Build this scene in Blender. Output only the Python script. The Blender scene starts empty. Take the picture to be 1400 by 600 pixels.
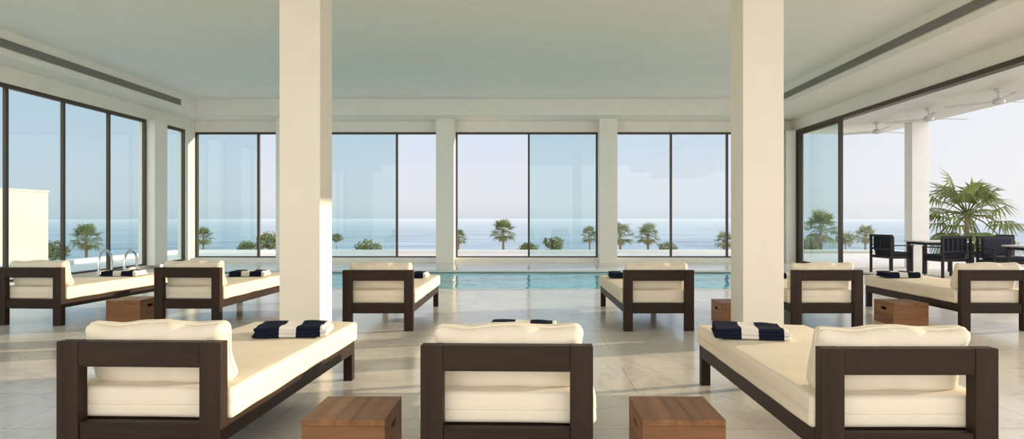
import bpy, bmesh, math, random
from mathutils import Vector, Matrix, noise
R = math.radians
scene = bpy.context.scene
col = scene.collection
random.seed(4)

# ------------------------------------------------------------------ materials
def nt(name):
    m = bpy.data.materials.new(name); m.use_nodes = True
    t = m.node_tree; b = t.nodes['Principled BSDF']
    return m, t, b
def N(t, typ, **kw):
    n = t.nodes.new(typ)
    for k, v in kw.items(): setattr(n, k, v)
    return n
def L(t, a, b): t.links.new(a, b)
def mixcol(t, fac, c1, c2):
    n = N(t, 'ShaderNodeMix', data_type='RGBA')
    if hasattr(fac, 'is_linked'): L(t, fac, n.inputs[0])
    else: n.inputs[0].default_value = fac
    for s, c in ((6, c1), (7, c2)):
        if hasattr(c, 'is_linked'): L(t, c, n.inputs[s])
        else: n.inputs[s].default_value = (*c, 1)
    return n.outputs[2]
def ramp(t, fac, stops):
    n = N(t, 'ShaderNodeValToRGB'); L(t, fac, n.inputs[0])
    e = n.color_ramp.elements
    while len(e) < len(stops): e.new(.5)
    for q, (p, c) in zip(e, stops):
        q.position = p; q.color = (*c, 1) if isinstance(c, tuple) else (c, c, c, 1)
    return n.outputs[0]
def coords(t, scale=(1,1,1), kind='Object', world=False):
    mp = N(t, 'ShaderNodeMapping'); mp.inputs['Scale'].default_value = scale
    if world:
        g = N(t, 'ShaderNodeNewGeometry'); L(t, g.outputs['Position'], mp.inputs[0])
    else:
        g = N(t, 'ShaderNodeTexCoord'); L(t, g.outputs[kind], mp.inputs[0])
    return mp.outputs[0]
def plain(name, c, rough=.6, var=.08, scale=12, bump=0, bscale=80, metal=0, spec=.5, stretch=(1,1,1), transl=0):
    m, t, b = nt(name)
    v = coords(t, stretch)
    no = N(t, 'ShaderNodeTexNoise'); no.inputs['Scale'].default_value = scale; no.inputs['Detail'].default_value = 5
    L(t, v, no.inputs[0])
    lo = tuple(x*(1-var) for x in c); hi = tuple(min(1, x*(1+var)) for x in c)
    f = ramp(t, no.outputs[0], [(.3, 0.), (.7, 1.)])
    cc = mixcol(t, f, lo, hi)
    L(t, cc, b.inputs['Base Color'])
    b.inputs['Roughness'].default_value = rough; b.inputs['Metallic'].default_value = metal
    b.inputs['Specular IOR Level'].default_value = spec
    if transl:
        tl = N(t, 'ShaderNodeBsdfTranslucent'); L(t, cc, tl.inputs[0])
        mx = N(t, 'ShaderNodeMixShader'); mx.inputs[0].default_value = transl
        L(t, b.outputs[0], mx.inputs[1]); L(t, tl.outputs[0], mx.inputs[2])
        L(t, mx.outputs[0], t.nodes['Material Output'].inputs[0])
    if bump:
        n2 = N(t, 'ShaderNodeTexNoise'); n2.inputs['Scale'].default_value = bscale; L(t, v, n2.inputs[0])
        bp = N(t, 'ShaderNodeBump'); bp.inputs['Strength'].default_value = bump; bp.inputs['Distance'].default_value = .01
        L(t, n2.outputs[0], bp.inputs['Height']); L(t, bp.outputs[0], b.inputs['Normal'])
    return m
def glass(name, tint):
    m = bpy.data.materials.new(name); m.use_nodes = True; t = m.node_tree; t.nodes.clear()
    out = N(t, 'ShaderNodeOutputMaterial'); tr = N(t, 'ShaderNodeBsdfTransparent'); tr.inputs[0].default_value = (*tint, 1)
    gl = N(t, 'ShaderNodeBsdfGlossy'); gl.inputs['Roughness'].default_value = .01
    lw = N(t, 'ShaderNodeLayerWeight'); lw.inputs[0].default_value = .5
    pw = N(t, 'ShaderNodeMath', operation='POWER'); L(t, lw.outputs['Facing'], pw.inputs[0]); pw.inputs[1].default_value = 5
    mr = N(t, 'ShaderNodeMath', operation='MULTIPLY_ADD'); L(t, pw.outputs[0], mr.inputs[0]); mr.inputs[1].default_value = .7; mr.inputs[2].default_value = .022
    mx = N(t, 'ShaderNodeMixShader'); L(t, mr.outputs[0], mx.inputs[0]); L(t, tr.outputs[0], mx.inputs[1]); L(t, gl.outputs[0], mx.inputs[2])
    L(t, mx.outputs[0], out.inputs[0])
    return m
M = {}
M['wall'] = plain('cream paint', (.86,.835,.77), .75, .02, 3)
M['ceil'] = plain('ceiling paint', (.89,.885,.835), .8, .02, 2)
M['column'] = plain('column paint', (.81,.765,.675), .7, .02, 3)
M['ext'] = plain('exterior white render', (.80,.79,.78), .8, .03, 3)
M['block'] = plain('weathered white render', (.54,.52,.50), .85, .05, 1.5)
M['bronze'] = plain('dark bronze frame', (.060,.043,.029), .4, .1, 8, spec=.4)
M['vent'] = plain('vent grey', (.42,.41,.36), .5, .04, 8)
M['black'] = plain('vent shadow', (.03,.03,.028), .8, .1, 8)
WD = (.025,.0135,.0082)
M['dark'] = plain('dark stained wood', WD, .5, .35, 9, .12, 60, spec=.2, stretch=(1,.12,1))
M['darkx'] = plain('dark stained wood crosswise', WD, .5, .35, 9, .12, 60, spec=.2, stretch=(.12,1,1))
M['darkz'] = plain('dark stained wood upright', WD, .5, .35, 9, .12, 60, spec=.2, stretch=(1,1,.12))
M['teak'] = plain('oiled teak', (.20,.094,.040), .45, .35, 16, .06, 60, spec=.3, stretch=(.08,1,1))
M['teaky'] = plain('oiled teak side', (.225,.107,.046), .45, .35, 16, .06, 60, spec=.3, stretch=(1,.08,1))
M['fabric'] = plain('cream canvas', (.78,.715,.595), .9, .03, 7, .25, 260, spec=.15)
M['pipe'] = plain('cream piping', (.74,.68,.56), .9, .04, 30, spec=.15)
M['chrome'] = plain('polished steel', (.75,.75,.74), .12, .03, 8, metal=1)
M['white'] = plain('white enamel', (.62,.62,.62), .35, .03, 8)
M['weave'] = plain('charcoal weave', (.018,.018,.022), .7, .3, 60, .4, 120)
M['seatpad'] = plain('navy seat pad', (.018,.022,.038), .85, .15, 30)
M['ttop'] = plain('pale stone top', (.62,.60,.57), .4, .06, 9)
M['trunk'] = plain('palm bark', (.20,.15,.10), .9, .35, 6, .4, 20, stretch=(1,1,4))
M['leaf'] = plain('palm green', (.15,.18,.06), .6, .35, 2.0, transl=.45)
M['leafd'] = plain('dusky palm green', (.20,.235,.11), .7, .3, 1.0, spec=.2, transl=.45)
M['straw'] = plain('dry straw', (.30,.22,.12), .9, .3, 6)
M['ground'] = plain('dry scrub ground', (.25,.24,.16), .95, .3, .2)
M['hedge'] = plain('olive hedge', (.20,.23,.115), .85, .35, 2, spec=.2, transl=.4)
M['pale'] = plain('pale paving', (.66,.64,.60), .6, .05, 2)
M['basin'] = plain('turquoise mosaic', (.16,.50,.52), .4, .12, 30)
M['coping'] = plain('pool coping stone', (.76,.75,.72), .35, .05, 5)
M['pane'] = glass('clear glass', (.94,.97,.975))
M['tint'] = glass('tinted sliding glass', (.84,.92,.92))
M['rail'] = glass('balustrade glass', (.94,.97,.97))
def marble():
    m, t, b = nt('veined marble tiles')
    v = coords(t, world=True)
    w = N(t, 'ShaderNodeTexNoise'); w.inputs['Scale'].default_value = .9; w.inputs['Detail'].default_value = 9; w.inputs['Roughness'].default_value = .6
    w.inputs['Distortion'].default_value = 1.2; L(t, v, w.inputs[0])
    s = N(t, 'ShaderNodeMath', operation='SUBTRACT'); L(t, w.outputs[0], s.inputs[0]); s.inputs[1].default_value = .5
    a = N(t, 'ShaderNodeMath', operation='ABSOLUTE'); L(t, s.outputs[0], a.inputs[0])
    vein = ramp(t, a.outputs[0], [(0, .42), (.012, .13), (.05, 0.)])
    c = N(t, 'ShaderNodeTexNoise'); c.inputs['Scale'].default_value = .5; c.inputs['Detail'].default_value = 4; L(t, v, c.inputs[0])
    base = mixcol(t, ramp(t, c.outputs[0], [(.35, 0.), (.65, 1.)]), (.69,.67,.63), (.76,.74,.70))
    b1 = mixcol(t, vein, base, (.40,.385,.36))
    br = N(t, 'ShaderNodeTexBrick'); L(t, v, br.inputs[0])
    br.inputs['Scale'].default_value = 1; br.inputs['Brick Width'].default_value = 1.6; br.inputs['Row Height'].default_value = .8
    br.inputs['Mortar Size'].default_value = .004; br.inputs['Mortar Smooth'].default_value = .1; br.offset = .5
    br.inputs['Color1'].default_value = (1,1,1,1); br.inputs['Color2'].default_value = (.965,.965,.965,1); br.inputs['Mortar'].default_value = (.68,.66,.63,1)
    mu = N(t, 'ShaderNodeMix', data_type='RGBA', blend_type='MULTIPLY'); mu.inputs[0].default_value = 1
    L(t, b1, mu.inputs[6]); L(t, br.outputs[0], mu.inputs[7])
    L(t, mu.outputs[2], b.inputs['Base Color'])
    b.inputs['Roughness'].default_value = .17; b.inputs['Specular IOR Level'].default_value = .5
    return m
M['marble'] = marble()
def towelmat():
    m, t, b = nt('navy and white terry')
    tc = N(t, 'ShaderNodeTexCoord'); sp = N(t, 'ShaderNodeSeparateXYZ'); L(t, tc.outputs['Object'], sp.inputs[0])
    ad = N(t, 'ShaderNodeMath', operation='MULTIPLY_ADD'); L(t, sp.outputs[0], ad.inputs[0]); ad.inputs[1].default_value = 2.0; ad.inputs[2].default_value = .5
    n = N(t, 'ShaderNodeValToRGB'); n.color_ramp.interpolation = 'CONSTANT'; L(t, ad.outputs[0], n.inputs[0])
    e = n.color_ramp.elements
    stops = [(0,0),(.36,1),(.58,0),(.90,1)]
    while len(e) < 4: e.new(.5)
    for q, (p, k) in zip(e, stops):
        q.position = p; q.color = (.74,.72,.68,1) if k else (.010,.014,.032,1)
    L(t, n.outputs[0], b.inputs['Base Color']); b.inputs['Roughness'].default_value = .95; b.inputs['Specular IOR Level'].default_value = .1
    no = N(t, 'ShaderNodeTexNoise'); no.inputs['Scale'].default_value = 220; L(t, tc.outputs['Object'], no.inputs[0])
    bp = N(t, 'ShaderNodeBump'); bp.inputs['Strength'].default_value = .5; bp.inputs['Distance'].default_value = .006
    L(t, no.outputs[0], bp.inputs['Height']); L(t, bp.outputs[0], b.inputs['Normal'])
    return m
M['towel'] = towelmat()
def water(name, c, scale, strength, rough, stretch, spec=.5, far=None):
    m, t, b = nt(name)
    v = coords(t, stretch, world=True)
    no = N(t, 'ShaderNodeTexNoise'); no.inputs['Scale'].default_value = scale; no.inputs['Detail'].default_value = 4; L(t, v, no.inputs[0])
    cc = mixcol(t, ramp(t, no.outputs[0], [(.35, 0.), (.65, 1.)]), tuple(x*.8 for x in c), tuple(min(1,x*1.2) for x in c))
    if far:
        # distance haze painted into the water colour, paler toward the horizon
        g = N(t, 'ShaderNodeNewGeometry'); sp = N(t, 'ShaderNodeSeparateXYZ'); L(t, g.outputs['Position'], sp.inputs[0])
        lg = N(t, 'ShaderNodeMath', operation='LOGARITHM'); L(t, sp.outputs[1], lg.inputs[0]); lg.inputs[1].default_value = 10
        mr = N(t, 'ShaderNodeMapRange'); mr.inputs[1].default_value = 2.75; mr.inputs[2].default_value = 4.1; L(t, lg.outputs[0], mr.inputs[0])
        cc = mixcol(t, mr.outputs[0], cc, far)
    L(t, cc, b.inputs['Base Color'])
    b.inputs['Roughness'].default_value = rough; b.inputs['IOR'].default_value = 1.33; b.inputs['Specular IOR Level'].default_value = spec
    bp = N(t, 'ShaderNodeBump'); bp.inputs['Strength'].default_value = strength; bp.inputs['Distance'].default_value = .05
    L(t, no.outputs[0], bp.inputs['Height']); L(t, bp.outputs[0], b.inputs['Normal'])
    return m
M['pool'] = water('pool water', (.06,.40,.50), 2.2, .45, .06, (1,1,1), .2)
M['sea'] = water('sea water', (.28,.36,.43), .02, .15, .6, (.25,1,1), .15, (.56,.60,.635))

# ------------------------------------------------------------------ mesh helpers
def box(bm, x0, x1, y0, y1, z0, z1):
    v = [bm.verts.new((x, y, z)) for z in (z0, z1) for y in (y0, y1) for x in (x0, x1)]
    fs = [(0,2,3,1),(4,5,7,6),(0,1,5,4),(2,6,7,3),(0,4,6,2),(1,3,7,5)]
    return [bm.faces.new([v[i] for i in f]) for f in fs]
def bev(bm, w, seg=2):
    bmesh.ops.bevel(bm, geom=bm.edges[:], offset=w, segments=seg, affect='EDGES', profile=.5)
def tube(bm, pts, rad, seg=10, cap=True):
    pts = [Vector(p) for p in pts]; rings = []
    for i, p in enumerate(pts):
        d = (pts[min(i+1, len(pts)-1)] - pts[max(i-1, 0)]).normalized()
        u = d.cross(Vector((0,0,1)) if abs(d.z) < .9 else Vector((1,0,0))).normalized(); w = d.cross(u)
        r = rad[i] if isinstance(rad, (list, tuple)) else rad
        rings.append([bm.verts.new(p + (u*math.cos(2*math.pi*k/seg) + w*math.sin(2*math.pi*k/seg))*r) for k in range(seg)])
    for a, b in zip(rings, rings[1:]):
        for k in range(seg): bm.faces.new((a[k], a[(k+1)%seg], b[(k+1)%seg], b[k]))
    if cap: bm.faces.new(rings[0][::-1]); bm.faces.new(rings[-1])
def soft(bm, c, h, r, seg=4, n=(10,10,4), f=None):
    def ax(H, k):
        a = [-H + r*i/seg for i in range(seg)]
        return a + [-(H-r) + 2*(H-r)*i/k for i in range(k+1)] + [-x for x in a[::-1]]
    A = [ax(h[i], n[i]) for i in range(3)]; S = [len(a) for a in A]; V = {}
    def vert(i, j, k):
        key = (i, j, k)
        if key not in V:
            p = Vector((A[0][i], A[1][j], A[2][k]))
            q = Vector([max(-(h[t]-r), min(h[t]-r, p[t])) for t in range(3)])
            d = p - q
            if d.length > 1e-9: p = q + d.normalized()*r
            if f: p = f(p)
            V[key] = bm.verts.new(p + Vector(c))
        return V[key]
    X, Y, Z = S
    for k, fl in ((0, 1), (Z-1, 0)):
        for i in range(X-1):
            for j in range(Y-1):
                q = [vert(i,j,k), vert(i+1,j,k), vert(i+1,j+1,k), vert(i,j+1,k)]; bm.faces.new(q[::-1] if fl else q)
    for j, fl in ((0, 0), (Y-1, 1)):
        for i in range(X-1):
            for k in range(Z-1):
                q = [vert(i,j,k), vert(i+1,j,k), vert(i+1,j,k+1), vert(i,j,k+1)]; bm.faces.new(q[::-1] if fl else q)
    for i, fl in ((0, 1), (X-1, 0)):
        for j in range(Y-1):
            for k in range(Z-1):
                q = [vert(i,j,k), vert(i,j+1,k), vert(i,j+1,k+1), vert(i,j,k+1)]; bm.faces.new(q[::-1] if fl else q)
def obj(name, bm, mat, parent=None, smooth=False, **props):
    me = bpy.data.meshes.new(name); bm.normal_update(); bm.to_mesh(me); bm.free()
    me.materials.append(M[mat])
    if smooth:
        for p in me.polygons: p.use_smooth = True
    o = bpy.data.objects.new(name, me); col.objects.link(o); o.parent = parent
    for k, v in props.items(): o[k] = v
    return o
def bxo(name, b, mat, parent=None, bevel=0, **props):
    bm = bmesh.new()
    for q in (b if isinstance(b, list) else [b]): box(bm, *q)
    if bevel: bev(bm, bevel)
    return obj(name, bm, mat, parent, **props)
def thing(name, label, cat, loc=(0,0,0), rz=0, group=None, kind=None):
    o = bpy.data.objects.new(name, None); col.objects.link(o); o.empty_display_size = .2
    o.location = loc; o.rotation_euler.z = rz; o['label'] = label; o['category'] = cat
    if group: o['group'] = group
    if kind: o['kind'] = kind
    return o
def copy_tree(o, parent=None):
    c = o.copy(); col.objects.link(c); c.parent = parent
    for ch in list(o.children): copy_tree(ch, c)
    return c
ST = dict(kind='structure')

# ------------------------------------------------------------------ dimensions (camera at origin, looking +Y)
XL, XR, YB = -9.7, 7.65, 19.2
HEAD, SOF, CEI = 3.78, 4.10, 4.54
BL, BR, BB = -9.08, 6.35, 18.0
Y0 = -2.5
PX0, PX1, PY0, PY1 = -7.8, 5.3, 11.7, 16.0
bxo('floor', [(XL,XR,Y0,PY0,-1.5,0),(XL,PX0,PY0,PY1,-1.5,0),(PX1,XR,PY0,PY1,-1.5,0),(XL,XR,PY1,YB,-1.5,0)], 'marble', **ST)
bxo('ceiling', (XL-.2,XR,Y0,YB+.3,CEI,CEI+.3), 'ceil', **ST)
bxo('trim_1', (XL,BL,Y0,YB,SOF,CEI), 'wall', **ST)
bxo('trim_2', (BR,XR,Y0,YB,SOF,CEI), 'wall', **ST)
bxo('trim_3', (BL,BR,BB,YB,SOF,CEI), 'wall', **ST)
bxo('wall_left', [(XL-.2,XL,Y0,YB+.2,HEAD,CEI),(XL-.2,XL,Y0,YB+.2,0,.08),(XL-.2,XL+.22,16.72,17.3,.08,HEAD),(XL-.2,XL,18.6,YB+.2,.08,HEAD),(XL-.2,XL,Y0,3.3,.08,HEAD)], 'wall', **ST)
bxo('wall_right', [(XR,XR+.2,Y0,YB+.2,HEAD,CEI),(XR-.3,XR+.2,18.75,YB+.2,0,HEAD)], 'wall', **ST)
cols = [-6.9, -2.36, 2.28, 6.82]
wb = [(XL,XR,YB,YB+.2,HEAD,CEI),(XL,XR,YB-.25,YB+.2,0,.13)]
for c in cols: wb.append((c-.25,c+.25,18.65,YB+.2,.13,HEAD+.32))
wb = wb[:2] + [(c-.25,c+.25,18.65,YB-.25,0,.13) for c in cols] + wb[2:]
bxo('wall_back', wb, 'wall', **ST)
for X, lab in ((-2.29, 'tall square cream column left of the pool, behind the loungers at left'), (2.36, 'tall square cream column right of the pool, behind the striped towel at right')):
    o = bxo('column', (X-.205,X+.205,6.6,7.0,0,CEI), 'column', bevel=.006, **ST); o['label'] = lab; o['category'] = 'column'

# ------------------------------------------------------------------ windows
wn = [0]
def window_y(x0, x1, mulls, panes):
    wn[0] += 1
    t = thing('window_%d' % wn[0], 'bronze framed sliding window', 'window', ((x0+x1)/2, YB, .13), kind='structure')
    cx = (x0+x1)/2; z0 = .13
    def r(a): return (a[0]-cx, a[1]-cx, a[2]-YB, a[3]-YB, a[4]-z0, a[5]-z0)
    ya, yb = YB-.02, YB+.1
    bxo('frame', [r(q) for q in [(x0,x1,ya,yb,HEAD-.055,HEAD),(x0,x1,ya,yb,.13,.165),(x0,x0+.05,ya,yb,.165,HEAD-.055),(x1-.05,x1,ya,yb,.165,HEAD-.055)]], 'bronze', t)
    for m in mulls: bxo('stile', r((m-.028,m+.028,ya+.01,yb-.01,.165,HEAD-.055)), 'bronze', t)
    for i, (a, b, mt) in enumerate(panes): bxo('pane', r((a,b,YB+.03,YB+.042,.165,HEAD-.055)), mt, t)
px = lambda x: (x-722)/47.0
window_y(XL, -7.15, [px(352)], [(XL+.05, px(352), 'tint')])
window_y(-6.65, -2.61, [px(542)], [(-6.6, px(542), 'tint')])
window_y(-2.11, 2.03, [px(723)], [(px(723), 1.98, 'tint')])
window_y(2.53, 6.57, [px(918), px(995)], [(2.58, px(918), 'pane'), (px(918), px(995), 'pane')])
window_y(7.07, XR-.3, [], [(7.12, XR-.35, 'pane')])
def window_x(y0, y1, mulls):
    wn[0] += 1
    cy = (y0+y1)/2; z0 = .08
    t = thing('window_%d' % wn[0], 'bronze framed glazing of the left wall', 'window', (XL, cy, z0), kind='structure')
    def r(a): return (a[0]-XL, a[1]-XL, a[2]-cy, a[3]-cy, a[4]-z0, a[5]-z0)
    xa, xb = XL-.07, XL+.01
    bxo('frame', [r(q) for q in [(xa,xb,y0,y1,HEAD-.08,HEAD),(xa,xb,y0,y1,.08,.12),(xa,xb,y0,y0+.06,.12,HEAD-.08),(xa,xb,y1-.06,y1,.12,HEAD-.08)]], 'bronze', t)
    for m in mulls: bxo('stile', r((xa+.01,xb-.01,m-.035,m+.035,.12,HEAD-.08)), 'bronze', t)
    e = [y0+.05] + mulls + [y1-.05]
    for a, b in zip(e, e[1:]): bxo('pane', r((XL-.05,XL-.038,a,b,.12,HEAD-.08)), 'tint', t)
window_x(3.3, 16.72, [4.8, 6.3, 7.8, 9.28, 10.77, 12.26, 13.77, 15.26])
window_x(17.3, 18.6, [])
t = thing('door_1', 'bronze sliding glass door pushed open to the terrace', 'door', (XR, 17.4, 0), kind='structure')
bxo('track', [(-.03,.15,Y0-17.4,18.75-17.4,HEAD-.09,HEAD),(-.03,.15,Y0-17.4,18.75-17.4,0,.015),(-.03,.15,1.27,1.35,.015,HEAD-.09)], 'bronze', t)
bxo('stile', [(.0,.07,-1.27,-1.15,.015,HEAD-.09)], 'bronze', t)
bxo('stile', [(.0,.07,1.15,1.26,.015,HEAD-.09)], 'bronze', t)
bxo('rail', [(.0,.07,-1.15,1.15,.015,.08),(.0,.07,-1.15,1.15,HEAD-.15,HEAD-.09)], 'bronze', t)
bxo('pane', (.03,.042,-1.15,1.15,.08,HEAD-.15), 'tint', t)

def slot(x, y0, y1, sgn, lab):
    t = thing('air_vent', lab, 'air vent', (x, (y0+y1)/2, 4.22), group='linear air vents')
    h = (y1-y0)/2
    def b(d0, d1, ya, yb, za, zb):
        a, c = sorted((sgn*d0, sgn*d1)); return (a, c, ya, yb, za, zb)
    bxo('backing', b(0, .004, -h, h, 0, .16), 'black', t)
    bxo('frame', [b(0,.016,-h,h,0,.015), b(0,.016,-h,h,.145,.16), b(0,.016,-h,-h+.015,.015,.145), b(0,.016,h-.015,h,.015,.145)], 'vent', t)
    for k in range(5): bxo('slat', b(.004,.013,-h+.015,h-.015,.03+k*.023,.04+k*.023), 'vent', t)
slot(BL, 1.0, 17.2, 1, 'long grey linear air vent along the left ceiling bulkhead')
slot(BR, 1.0, 16.9, -1, 'long grey linear air vent along the right ceiling bulkhead')

# ------------------------------------------------------------------ pool
t = thing('swimming_pool', 'indoor swimming pool with turquoise water in front of the sea windows', 'pool', ((PX0+PX1)/2, (PY0+PY1)/2, -1.4))
hx, hy = (PX1-PX0)/2, (PY1-PY0)/2
bxo('basin', [(-hx,hx,-hy,hy,-.05,0),(-hx,-hx+.04,-hy,hy,0,1.38),(hx-.04,hx,-hy,hy,0,1.38),(-hx,hx,-hy,-hy+.04,0,1.38),(-hx,hx,hy-.04,hy,0,1.38)], 'basin', t)
bxo('coping', [(-hx,hx,-hy,-hy+.12,1.38,1.405),(-hx,hx,hy-.25,hy,1.38,1.42),(-hx,-hx+.2,-hy+.12,hy-.25,1.38,1.405),(hx-.2,hx,-hy+.12,hy-.25,1.38,1.405)], 'coping', t)
bm = bmesh.new()
vs = [bm.verts.new(p) for p in ((-hx+.04,-hy+.04,1.37),(hx-.04,-hy+.04,1.37),(hx-.04,hy-.04,1.37),(-hx+.04,hy-.04,1.37))]; bm.faces.new(vs)
obj('water', bm, 'pool', t)
for X, lab in ((-7.50, 'curved chrome pool handrail on the pool edge, farther from the column'), (-7.05, 'curved chrome pool handrail on the pool edge, nearer the column')):
    t = thing('pool_handrail', lab, 'handrail', (X, 11.5, 0), group='pool handrails')
    bm = bmesh.new(); q = .18
    pts = [(0,0,0),(0,0,.4)] + [(0,q-q*math.cos(a), .52+q*math.sin(a)) for a in [R(15*k) for k in range(13)]] + [(0,2*q,.3),(0,2*q,-.015)]
    tube(bm, pts, .021, 12); obj('rail', bm, 'chrome', t, True)
    bm = bmesh.new(); tube(bm, [(0,0,0),(0,0,.015),(0,0,.03)], [.05,.05,.03], 16); obj('flange', bm, 'chrome', t, True)

# ------------------------------------------------------------------ loungers
def fab(p, a=.006, s=5):
    n = noise.noise_vector(p*s); return p + Vector(n)*a
def make_lounger():
    t = thing('sun_lounger', '', 'sun lounger', group='cream and dark wood sun loungers in two rows')
    W = .40; H = .69
    for s in (-1, 1):
        bxo('leg', (min(s*W, s*(W-.105)), max(s*W, s*(W-.105)), 0, .07, 0, H), 'darkz', t, bevel=.004)
    bxo('back_rail', (-W+.105, W-.105, .002, .068, H-.12, H-.001), 'darkx', t, bevel=.004)
    bxo('end_rail', (-W+.105, W-.105, .01, .06, .20, .305), 'darkx', t, bevel=.004)
    for s in (-1, 1):
        bxo('side_rail', (min(s*W, s*(W-.05)), max(s*W, s*(W-.05)), .07, 2.06, .21, .305), 'dark', t, bevel=.003)
        bxo('leg', (min(s*W, s*(W-.07)), max(s*W, s*(W-.07)), 2.06, 2.125, 0, .305), 'darkz', t, bevel=.004)
    bxo('foot_rail', (-W+.07, W-.07, 2.07, 2.115, .21, .305), 'darkx', t, bevel=.003)
    bxo('slat_base', [(-W+.05, W-.05, .12+k*.13, .20+k*.13, .275, .3) for k in range(15)], 'darkx', t)
    HX, HY, HZ = .422, 1.03, .075
    def mf(p):
        q = p.copy()
        k = max(abs(p.x)/HX, abs(p.y)/HY)
        if p.z > 0: q.z += .010*(1-min(1,(p.x/HX)**2))*(1-min(1,(p.y/HY)**4))
        g = math.exp(-((p.z+.005)/.008)**2)*.003
        if k > .97: q.x -= math.copysign(g, p.x); q.y -= math.copysign(g, p.y)
        return fab(q, .005, 3.5)
    bm = bmesh.new(); soft(bm, (0, .075+HY, .305+HZ), (HX, HY, HZ), .026, 5, (12,30,12), mf)
    mt = obj('mattress', bm, 'fabric', t, True)
    bm = bmesh.new(); y0, y1 = .075, .075+2*HY; z = .375; r = .05; pts = []
    for cx, cy, a0 in ((HX-r,y0+r,-90),(HX-r,y1-r,0),(-HX+r,y1-r,90),(-HX+r,y0+r,180)):
        for k in range(5): a = R(a0+k*22.5); pts.append((cx+(r-.001)*math.cos(a), cy+(r-.001)*math.sin(a), z))
    pts.append(pts[0]); tube(bm, pts, .004, 6, False); obj('piping', bm, 'pipe', mt, True)
    cx, cy, cz = .365, .095, .165
    C = Vector((0, .200, .604))
    rot = Matrix.Rotation(R(17), 3, 'X')
    def cf(p):
        u, w = p.x/cx, p.z/cz
        e = max(0, (1-abs(u)**3.2))*max(0, (1-abs(w)**3.2))
        q = Vector((p.x, p.y*(.45+.57*e**.5), p.z))
        q.x *= 1 - .035*(1-w*w); q.z *= 1 - .05*(1-u*u) if w < 0 else 1 - .04*(1-u*u)
        if w > .3: q.z += .014*noise.noise(Vector((p.x*7, 1.3, .2)))
        q = rot @ fab(q, .013, 5)
        if w > .6: q.y += .006*math.sin(p.x*38 + 3*noise.noise(Vector((p.x*4, 0, 0))))
        return q
    bm = bmesh.new(); soft(bm, C, (cx, cy, cz), .05, 5, (28,5,12), cf)
    bc = obj('back_cushion', bm, 'fabric', t, True)
    bm = bmesh.new(); pts = []
    r = .05
    for ax, az, a0 in ((cx-r,-cz+r,-90),(cx-r,cz-r,0),(-cx+r,cz-r,90),(-cx+r,-cz+r,180)):
        for k in range(5):
            a = R(a0+k*22.5); p = Vector((ax+r*math.cos(a), 0, az+r*math.sin(a)))
            pts.append(cf(p)+C)
        ln = {-90:cz,0:cx,90:cz,180:cx}[a0]-r
        sg = {-90:(0,1),0:(-1,0),90:(0,-1),180:(1,0)}[a0]
        p = Vector((ax+r*math.cos(R(a0+90)), 0, az+r*math.sin(R(a0+90))))
        for k in range(1, 16):
            f = k/16
            pts.append(cf(Vector((p.x + sg[0]*f*2*ln, 0, p.z + sg[1]*f*2*ln)))+C)
    pts.append(pts[0]); tube(bm, pts, .006, 6, False); obj('piping', bm, 'pipe', bc, True)
    return t
spots = [(-1.855, 3.13, -2.0, 'front row cream sun lounger with dark wood frame, left of both wooden tables'),
         (-.10, 3.04, -1.5, 'front row cream sun lounger standing between the two nearest wooden box tables'),
         (1.725, 2.97, 0, 'front row cream sun lounger with dark wood frame, right of both wooden tables'),
         (-5.94, 7.83, -3.0, 'back row cream sun lounger at the far left, cut by the photo edge'),
         (-4.06, 7.83, -2.0, 'back row cream sun lounger between the left box table and the left column'),
         (-1.70, 7.44, 0, 'back row cream sun lounger just right of the left column, facing the pool'),
         (1.48, 7.44, .8, 'back row cream sun lounger left of the right column, facing the pool'),
         (3.39, 7.44, 0, 'back row cream sun lounger partly hidden by the right column'),
         (5.30, 7.44, 0, 'back row cream sun lounger at the far right, nearest the open terrace')]
proto = make_lounger()
for i, (x, y, a, lab) in enumerate(spots):
    o = proto if i == 0 else copy_tree(proto)
    o.location = (x, y, 0); o.rotation_euler.z = R(a); o['label'] = lab

def make_towel():
    bm = bmesh.new()
    for k, (hx_, hy_, dx, dy) in enumerate(((.245,.165,0,0),(.24,.16,.006,-.004),(.235,.158,-.006,.003))):
        soft(bm, (dx, dy, .012+k*.021), (hx_, hy_, .0125), .0115, 4, (14,10,2), lambda p, k=k: fab(p, .013, 5+k) if k else Vector((p.x, p.y, p.z)))
    o = obj('folded_towel', bm, 'towel', None, True); o['category'] = 'towel'; o['group'] = 'folded navy and white pool towels'
    return o
tw = make_towel()
towels = [(-1.64, 4.62, 8, 'folded navy and white striped towel on the front left lounger'),
          (-.03, 4.66, -3, 'folded navy and white striped towel seen just over the back of the front middle lounger'),
          (1.53, 4.55, -12, 'folded navy and white striped towel on the front right lounger'),
          (-5.74, 9.35, 4, 'folded navy and white striped towel near the chrome pool handrails'),
          (-3.93, 9.3, 6, 'folded navy and white striped towel on the back row lounger beside the left column'),
          (-1.62, 9.05, 0, 'folded navy striped towel mostly hidden behind the cushion right of the left column'),
          (1.36, 9.05, 0, 'folded navy striped towel peeking out left of the cushion beside the right column'),
          (3.27, 9.0, 0, 'folded navy striped towel peeking out right of the right column'),
          (5.13, 9.1, -4, 'folded navy and white striped towel on the far right back row lounger')]
for i, (x, y, a, lab) in enumerate(towels):
    o = tw if i == 0 else copy_tree(tw)
    o.location = (x, y, .470); o.rotation_euler.z = R(a); o['label'] = lab

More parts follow.
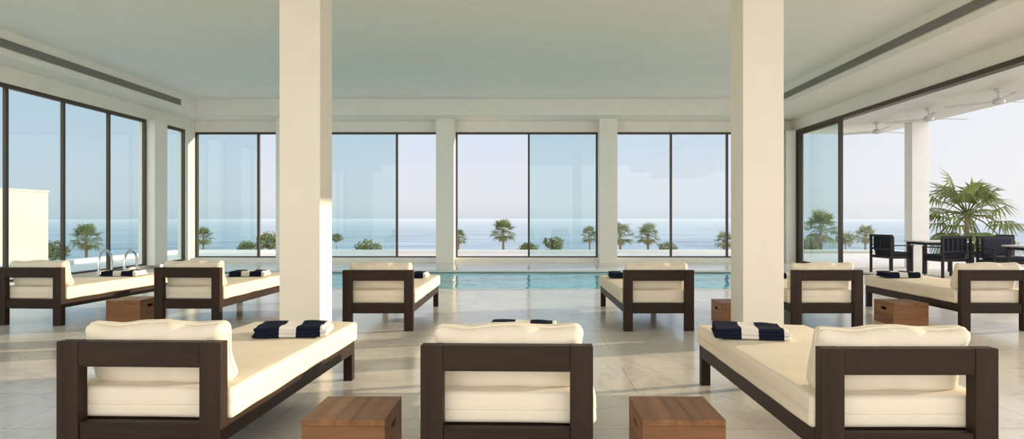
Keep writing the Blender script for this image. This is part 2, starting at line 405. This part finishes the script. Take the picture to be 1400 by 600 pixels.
def make_table():
    t = thing('side_table', '', 'side table', group='teak box side tables')
    w, d, h = .21, .22, .265
    bxo('top', [(-w+k*.084,-w+.0832+k*.084,-d,d,h-.03,h) for k in range(5)], 'teaky', t, bevel=.001)
    g = (h-.032)/2
    for s in (-1, 1):
        y0, y1 = sorted((s*d, s*(d-.02)))
        bxo('side_panel', [(-w,w,y0,y1,k*(g+.0008),k*(g+.0008)+g) for k in range(2)], 'teak', t, bevel=.001)
        x0, x1 = sorted((s*w, s*(w-.02))); D = d-.02; b_ = g+.0008; e = b_+g
        bxo('side_panel', [(x0,x1,-D,D,0,g),(x0,x1,-D,-.06,b_,e),(x0,x1,.06,D,b_,e),(x0,x1,-.06,.06,e-.035,e),(x0,x1,-.06,.06,b_,e-.07)], 'teaky', t, bevel=.001)
    bxo('inner_floor', (-w+.02,w-.02,-d+.02,d-.02,.02,.035), 'teaky', t)
    return t
tb = make_table()
for i, (x, y, lab) in enumerate([(-.93, 3.53, 'teak box side table between the front left and front middle loungers'),
        (.785, 3.53, 'teak box side table between the front middle and front right loungers'),
        (-4.99, 8.33, 'teak box side table in the back row at left, between two loungers'),
        (2.51, 8.05, 'teak box side table in the back row partly hidden by the right column'),
        (4.555, 8.05, 'teak box side table in the back row at right, between two loungers')]):
    o = tb if i == 0 else copy_tree(tb); o.location = (x, y, 0); o['label'] = lab

# ------------------------------------------------------------------ terrace
bxo('terrace_floor', [(XR,13.2,Y0,24.2,-7,0),(-12.8,XR,YB,24.2,-7,-.02),(-12.8,XL,Y0,YB,-7,-.02)], 'pale', label='pale paved terrace around the pool hall', **ST)
bxo('terrace_parapet', [(-12.8,13.2,24.2,24.5,-7,.10),(13.2,13.5,Y0,24.5,-7,.10),(-13.1,-12.8,Y0,24.5,-7,.10)], 'ext', label='low white parapet at the terrace edge', **ST)
bxo('terrace_ceiling', (XR+.2,10.3,Y0,19.4,3.75,4.5), 'ext', label='white soffit over the terrace', **ST)
o = bxo('terrace_column', (9.86,10.3,16.9,17.25,0,3.75), 'ext', bevel=.005, **ST); o['label'] = 'white square column holding the terrace roof'; o['category'] = 'column'
def make_fan():
    t = thing('ceiling_fan', '', 'ceiling fan', group='white terrace ceiling fans')
    bm = bmesh.new(); tube(bm, [(0,0,0),(0,0,-.03),(0,0,-.06)], [.07,.065,.03], 16); tube(bm, [(0,0,-.05),(0,0,-.2)], .014, 10); obj('rod', bm, 'white', t, True)
    bm = bmesh.new(); tube(bm, [(0,0,-.17),(0,0,-.19),(0,0,-.24),(0,0,-.28),(0,0,-.30)], [.03,.08,.11,.09,.04], 20); obj('motor', bm, 'white', t, True)
    for k in range(3):
        bm = bmesh.new(); a = R(120*k+8); pr = [(.1,.025),(.22,.05),(.6,.062),(.88,.055),(.94,.035)]
        tp = [[], []]; bt = [[], []]
        for r_, w_ in pr:
            for si, s in enumerate((-1, 1)):
                p = Vector((r_, s*w_, -.235 + s*w_*.25)); p = Matrix.Rotation(a, 3, 'Z') @ p
                tp[si].append(bm.verts.new(p)); bt[si].append(bm.verts.new(p - Vector((0,0,.009))))
        for i in range(len(pr)-1):
            bm.faces.new((tp[0][i],tp[0][i+1],tp[1][i+1],tp[1][i])); bm.faces.new((bt[0][i],bt[1][i],bt[1][i+1],bt[0][i+1]))
            for si in (0,1): bm.faces.new((tp[si][i],bt[si][i],bt[si][i+1],tp[si][i+1]))
        obj('blade', bm, 'white', t)
    return t
fn = make_fan()
for i, (x, y, a, lab) in enumerate([(9.0,12.6,0,'white ceiling fan over the terrace, nearest and largest'), (9.0,14.8,-4,'white ceiling fan over the terrace, the middle one of three'), (9.0,17.0,10,'white ceiling fan over the terrace, farthest, beside the glass door')]):
    o = fn if i == 0 else copy_tree(fn); o.location = (x, y, 3.75); o.rotation_euler.z = R(a); o['label'] = lab
def make_chair():
    t = thing('armchair', '', 'chair', group='dark terrace armchairs')
    S = .34
    for sx in (-1,1):
        for y in (-.28, .24):
            bxo('leg', (sx*S-.022, sx*S+.022, y-.022, y+.022, 0, .64 if y > 0 else .90), 'weave', t)
        bxo('armrest', (sx*S-.03, sx*S+.03, -.258, .28, .64, .665), 'weave', t, bevel=.006)
    bxo('seat_frame', (-S+.022,S-.022,-.26,.26,.35,.42), 'weave', t, bevel=.006)
    bm = bmesh.new(); soft(bm, (0,.02,.462), (S-.03,.235,.042), .03, 3, (6,6,2)); obj('seat_cushion', bm, 'seatpad', t, True)
    bxo('back_frame', [(-S+.022,S-.022,-.30,-.26,.85,.90),(-S+.022,S-.022,-.30,-.26,.55,.59)] + [(-.23+k*.115-.012,-.23+k*.115+.012,-.29,-.27,.59,.85) for k in range(5)], 'weave', t)
    bm = bmesh.new(); soft(bm, (0,-.205,.685), (S-.035,.045,.185), .035, 3, (8,2,8)); obj('back_cushion', bm, 'seatpad', t, True)
    return t
ch = make_chair()
for i, (x, y, a, lab) in enumerate([(8.48,15.35,-80,'dark terrace armchair left of the pale table, seen side on'), (9.05,14.25,10,'dark terrace armchair with its back to the pool hall, in front of the pale table'), (10.70,15.2,80,'dark terrace armchair right of the pale table, facing it'), (9.75,13.5,178,'dark terrace armchair at the far right edge, at the second table')]):
    o = ch if i == 0 else copy_tree(ch); o.location = (x, y, 0); o.rotation_euler.z = R(a); o['label'] = lab
def make_dtable():
    t = thing('dining_table', '', 'table', group='terrace dining tables')
    bxo('tabletop', (-.56,.56,-.42,.42,.72,.75), 'ttop', t, bevel=.005)
    for sx in (-1,1):
        for sy in (-1,1): bxo('leg', (sx*.49-.03,sx*.49+.03,sy*.33-.03,sy*.33+.03,0,.72), 'weave', t)
    bxo('apron', [(-.46,.46,-.34,-.32,.66,.72),(-.46,.46,.32,.34,.66,.72),(-.50,-.48,-.3,.3,.66,.72),(.48,.50,-.3,.3,.66,.72)], 'weave', t)
    return t
dt = make_dtable(); dt.location = (9.58,15.4,0); dt['label'] = 'pale topped terrace table among the dark armchairs'
d2 = copy_tree(dt); d2.location = (9.92,12.6,0); d2['label'] = 'pale topped terrace table at the right photo edge'
t = thing('glass_balustrade', 'clear glass balustrade at the far edge of the terrace', 'balustrade', (10.4, 23.9, 0))
for k in range(3): bxo('glass_panel', (-2.7+k*1.8+.02,-2.7+k*1.8+1.78,-.008,.008,.06,1.1), 'rail', t)
bxo('base_channel', (-2.7,2.7,-.04,.04,0,.08), 'vent', t)

# ------------------------------------------------------------------ outside
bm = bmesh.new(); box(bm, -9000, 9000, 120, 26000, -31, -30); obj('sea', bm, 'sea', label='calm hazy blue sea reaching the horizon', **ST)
bm = bmesh.new()
prof = [(24.5,-7),(60,-7),(110,-8.5),(150,-12),(200,-30.5)]
rows = [[bm.verts.new((x, y, z)) for x in (-260,-120,-60,0,60,120,260)] for y, z in [(-40,-7)]+prof]
for a, b in zip(rows, rows[1:]):
    for k in range(6): bm.faces.new((a[k],a[k+1],b[k+1],b[k]))
obj('ground', bm, 'ground', **ST)
def gz(y):
    q = [(-40,-7)]+prof
    for (ya,za),(yb,zb) in zip(q, q[1:]):
        if ya <= y <= yb: return za + (zb-za)*(y-ya)/(yb-ya)
    return -7
def frond(bm, az, el, R_, rng, droop, m=15, lw=.030):
    d = Vector((math.cos(az)*math.cos(el), math.sin(az)*math.cos(el), math.sin(el)))
    side = d.cross(Vector((0,0,1))).normalized() if abs(d.z) < .98 else Vector((1,0,0)); up = side.cross(d)
    pl = R_*rng.uniform(.42,.58); e = d*pl - Vector((0,0,1))*droop*pl*.15
    tube(bm, [(0,0,0), tuple(d*pl*.5), tuple(e)], [R_*.014,R_*.011,R_*.008], 5, False)
    fl = R_*rng.uniform(.42,.56)
    for k in range(m):
        a = R(-100 + 200*k/(m-1)); ln = fl*(.62+.38*math.cos(a*.75))*rng.uniform(.9,1.08)
        dd = d*math.cos(a) + side*math.sin(a); w = dd.cross(up).normalized()*R_*lw
        mid = e + dd*ln*.5 + up*R_*.03*math.cos(a); tip = e + dd*ln - Vector((0,0,1))*R_*(.05+droop*.12)*rng.uniform(.4,1.6)
        v = [bm.verts.new(q) for q in (e, mid-w, tip, mid+w)]; bm.faces.new(v)
def palm(x, y, zc, R_, lab, nf=34, seed=1, mat='leafd', split=False, group='fan palms outside'):
    rng = random.Random(seed); z0 = gz(y)
    t = thing('palm_tree', lab, 'palm tree', (x, y, z0), group=group)
    h = zc - z0; tr = .06 if split else .10
    bm = bmesh.new(); k = 9
    tube(bm, [(.15*math.sin(i/k*2)*R_*.4-.15*math.sin(2)*R_*.4, 0, h*i/k) for i in range(k+1)], [R_*(tr-.3*tr*i/k) for i in range(k+1)], 10); obj('trunk', bm, 'trunk', t, True)
    bm = bmesh.new()
    for i in range(nf):
        f = i/nf; az = i*2.39996 + rng.uniform(-.2,.2); el = R((-58 if split else -35) + (128 if split else 112)*f**.9) + rng.uniform(-.15,.15)
        if split:
            b2 = bmesh.new(); frond(b2, az, el, R_*rng.uniform(.85,1.1), rng, 1.6-f, 17, .021); o = obj('frond', b2, mat, t); o.location = (0,0,h)
        else: frond(bm, az, el, R_, rng, 1-f)
    if split: bm.free(); return
    o = obj('crown', bm, mat, t); o.location = (0,0,h)
    bm = bmesh.new()
    for i in range(8): frond(bm, i*.78, R(-66)+rng.uniform(-.15,.15), R_*.6, rng, 1)
    o = obj('dry_fronds', bm, 'straw', t); o.location = (0,0,h)
def shrub(x, y, zt, w, lab, seed=1, n=1100):
    rng = random.Random(seed); z0 = gz(y); h = zt - z0
    t = thing('tree', lab, 'tree', (x, y, z0), group='bushy trees outside')
    bm = bmesh.new(); tube(bm, [(0,0,0),(.05*w,0,h*.4),(0,0,h*.8)], [w*.07,w*.05,w*.02], 8); obj('trunk', bm, 'trunk', t, True)
    bm = bmesh.new()
    for i in range(n):
        p = Vector([rng.gauss(0,1) for _ in range(3)]).normalized()*rng.uniform(.3,1)**.5
        lump = 1 + .6*noise.noise(p*2.0 + Vector((seed*3.1,0,0)))
        c = Vector((p.x*w*.5*lump, p.y*w*.5*lump, h - w*.36 + p.z*w*.36*lump))
        a = Vector([rng.gauss(0,1) for _ in range(3)]).normalized(); b = a.cross(Vector([rng.gauss(0,1) for _ in range(3)])).normalized(); s = w*.05*rng.uniform(.6,1.4)
        bm.faces.new([bm.verts.new(c + a*s), bm.verts.new(c + b*s*.6), bm.verts.new(c - a*s), bm.verts.new(c - b*s*.6)])
    obj('foliage', bm, 'hedge', t)
def P(x, d): return (x-722)*d/900
def Zp(y, d): return 1.28-(y-298)*d/900
for i, (xx, yy, w, d, lab) in enumerate([
    (118,326,46,60,'small fan palm outside the left glazing, right of the white building'),
    (278,324,30,62,'small fan palm seen through the first pane of the back windows'),
    (627,325,26,75,'small fan palm partly hidden by the pier left of the middle window'),
    (688,317,40,78,'lone fan palm standing clear in the middle window'),
    (806,322,28,72,'fan palm partly hidden by the pier right of the middle window'),
    (848,322,40,74,'leftmost fan palm of the pair in the window left of the right column'),
    (886,322,38,80,'rightmost fan palm of the pair in the window left of the right column'),
    (990,330,30,70,'fan palm half hidden behind the left edge of the right column'),
    (1122,314,56,60,'fan palm behind the open glass door panel'),
    (1183,322,32,66,'small fan palm beyond the terrace, right of the glass door panel')]):
    palm(P(xx,d), d, Zp(yy,d), w*d/900*.56, lab, 28, i+3)
palm(P(1322,30), 30, Zp(293,30), 2.5, 'large fan palm rising behind the terrace armchairs', 32, 77, 'leaf', True)
for i, (xx, yt, w, d, lab) in enumerate([
    (367,318,34,80,'round bushy tree just left of the left column'),
    (338,329,24,85,'low bush left of the round bushy tree'),
    (460,319,16,85,'small bush just right of the left column, seen in the window'),
    (504,329,46,85,'low wide bush in the window right of the left column'),
    (722,331,26,85,'low bush at the foot of the middle window, between the palms'),
    (757,324,28,80,'rounded bush right of the lone palm in the middle window'),
    (912,330,24,90,'low bush right of the pair of palms'),
    (1156,318,24,75,'bushy tree right of the glass door panel'),
    (1105,325,30,72,'bushy tree at the left of the glass door panel'),
    (76,331,34,64,'bushy tree between the white building and the palm outside the left glazing')]):
    shrub(P(xx,d), d, Zp(yt,d), w*d/900, lab, i+2)
d0, d1 = 24.6, 28.0
X = P(66, d1)
t = thing('white_building', 'white flat roofed building outside the left glazing', 'building', (X-5, (d0+d1)/2, -7))
zt = Zp(263,d1)+7; hd = (d1-d0)/2
bxo('wall', [(-5,5,-hd,hd,0,zt)], 'block', t)
bxo('parapet', [(-5,5.03,-hd-.03,-hd+.2,zt,zt+.08),(4.8,5.03,-hd+.2,hd+.03,zt,zt+.08)], 'block', t)

# ------------------------------------------------------------------ light
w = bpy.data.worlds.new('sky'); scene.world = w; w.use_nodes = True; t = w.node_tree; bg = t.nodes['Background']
tc = N(t, 'ShaderNodeTexCoord'); sp = N(t, 'ShaderNodeSeparateXYZ'); L(t, tc.outputs['Generated'], sp.inputs[0])
ma = N(t, 'ShaderNodeMapRange'); ma.inputs[1].default_value = -.1; ma.inputs[2].default_value = .9; L(t, sp.outputs[2], ma.inputs[0])
sky = ramp(t, ma.outputs[0], [(0,(.52,.58,.67)),(.098,(.68,.73,.79)),(.125,(.78,.80,.86)),(.17,(.77,.81,.90)),(.24,(.69,.78,.91)),(.5,(.64,.77,1.0)),(1,(.45,.62,.95))])
bk_fill = N(t, 'ShaderNodeMapRange', interpolation_type='SMOOTHSTEP'); bk_fill.inputs[1].default_value = .15; bk_fill.inputs[2].default_value = -.7; bk_fill.inputs[3].default_value = 0; bk_fill.inputs[4].default_value = 1
L(t, sp.outputs[1], bk_fill.inputs[0])
rt = N(t, 'ShaderNodeMapRange', interpolation_type='SMOOTHSTEP'); rt.inputs[1].default_value = .2; rt.inputs[2].default_value = .9; L(t, sp.outputs[0], rt.inputs[0])
c1 = mixcol(t, rt.outputs[0], sky, (1.0,.965,.94))
c2 = mixcol(t, bk_fill.outputs[0], c1, (2.55,2.43,2.24))  # extra bright sky behind the camera, added as fill for the interior
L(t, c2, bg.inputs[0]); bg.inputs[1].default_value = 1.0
sun = bpy.data.lights.new('sun', 'SUN'); sun.energy = 6.5; sun.color = (1,.81,.58); sun.angle = R(.6)
so = bpy.data.objects.new('sun', sun); col.objects.link(so)
az, el = R(16), R(10.2)
dirv = Vector((math.cos(az)*math.cos(el), math.sin(az)*math.cos(el), math.sin(el)))
so.rotation_euler = dirv.to_track_quat('Z', 'Y').to_euler(); so.location = (30, 8, 12)
scene.view_settings.view_transform = 'Standard'

cam = bpy.data.cameras.new('camera'); co = bpy.data.objects.new('camera', cam); col.objects.link(co)
co.location = (0, 0, 1.28); co.rotation_euler = (R(90), 0, 0)
cam.sensor_width = 36; cam.lens = 36*900/1400; cam.shift_x = -22/1400; cam.shift_y = -2/1400
cam.clip_start = .05; cam.clip_end = 60000
scene.camera = co
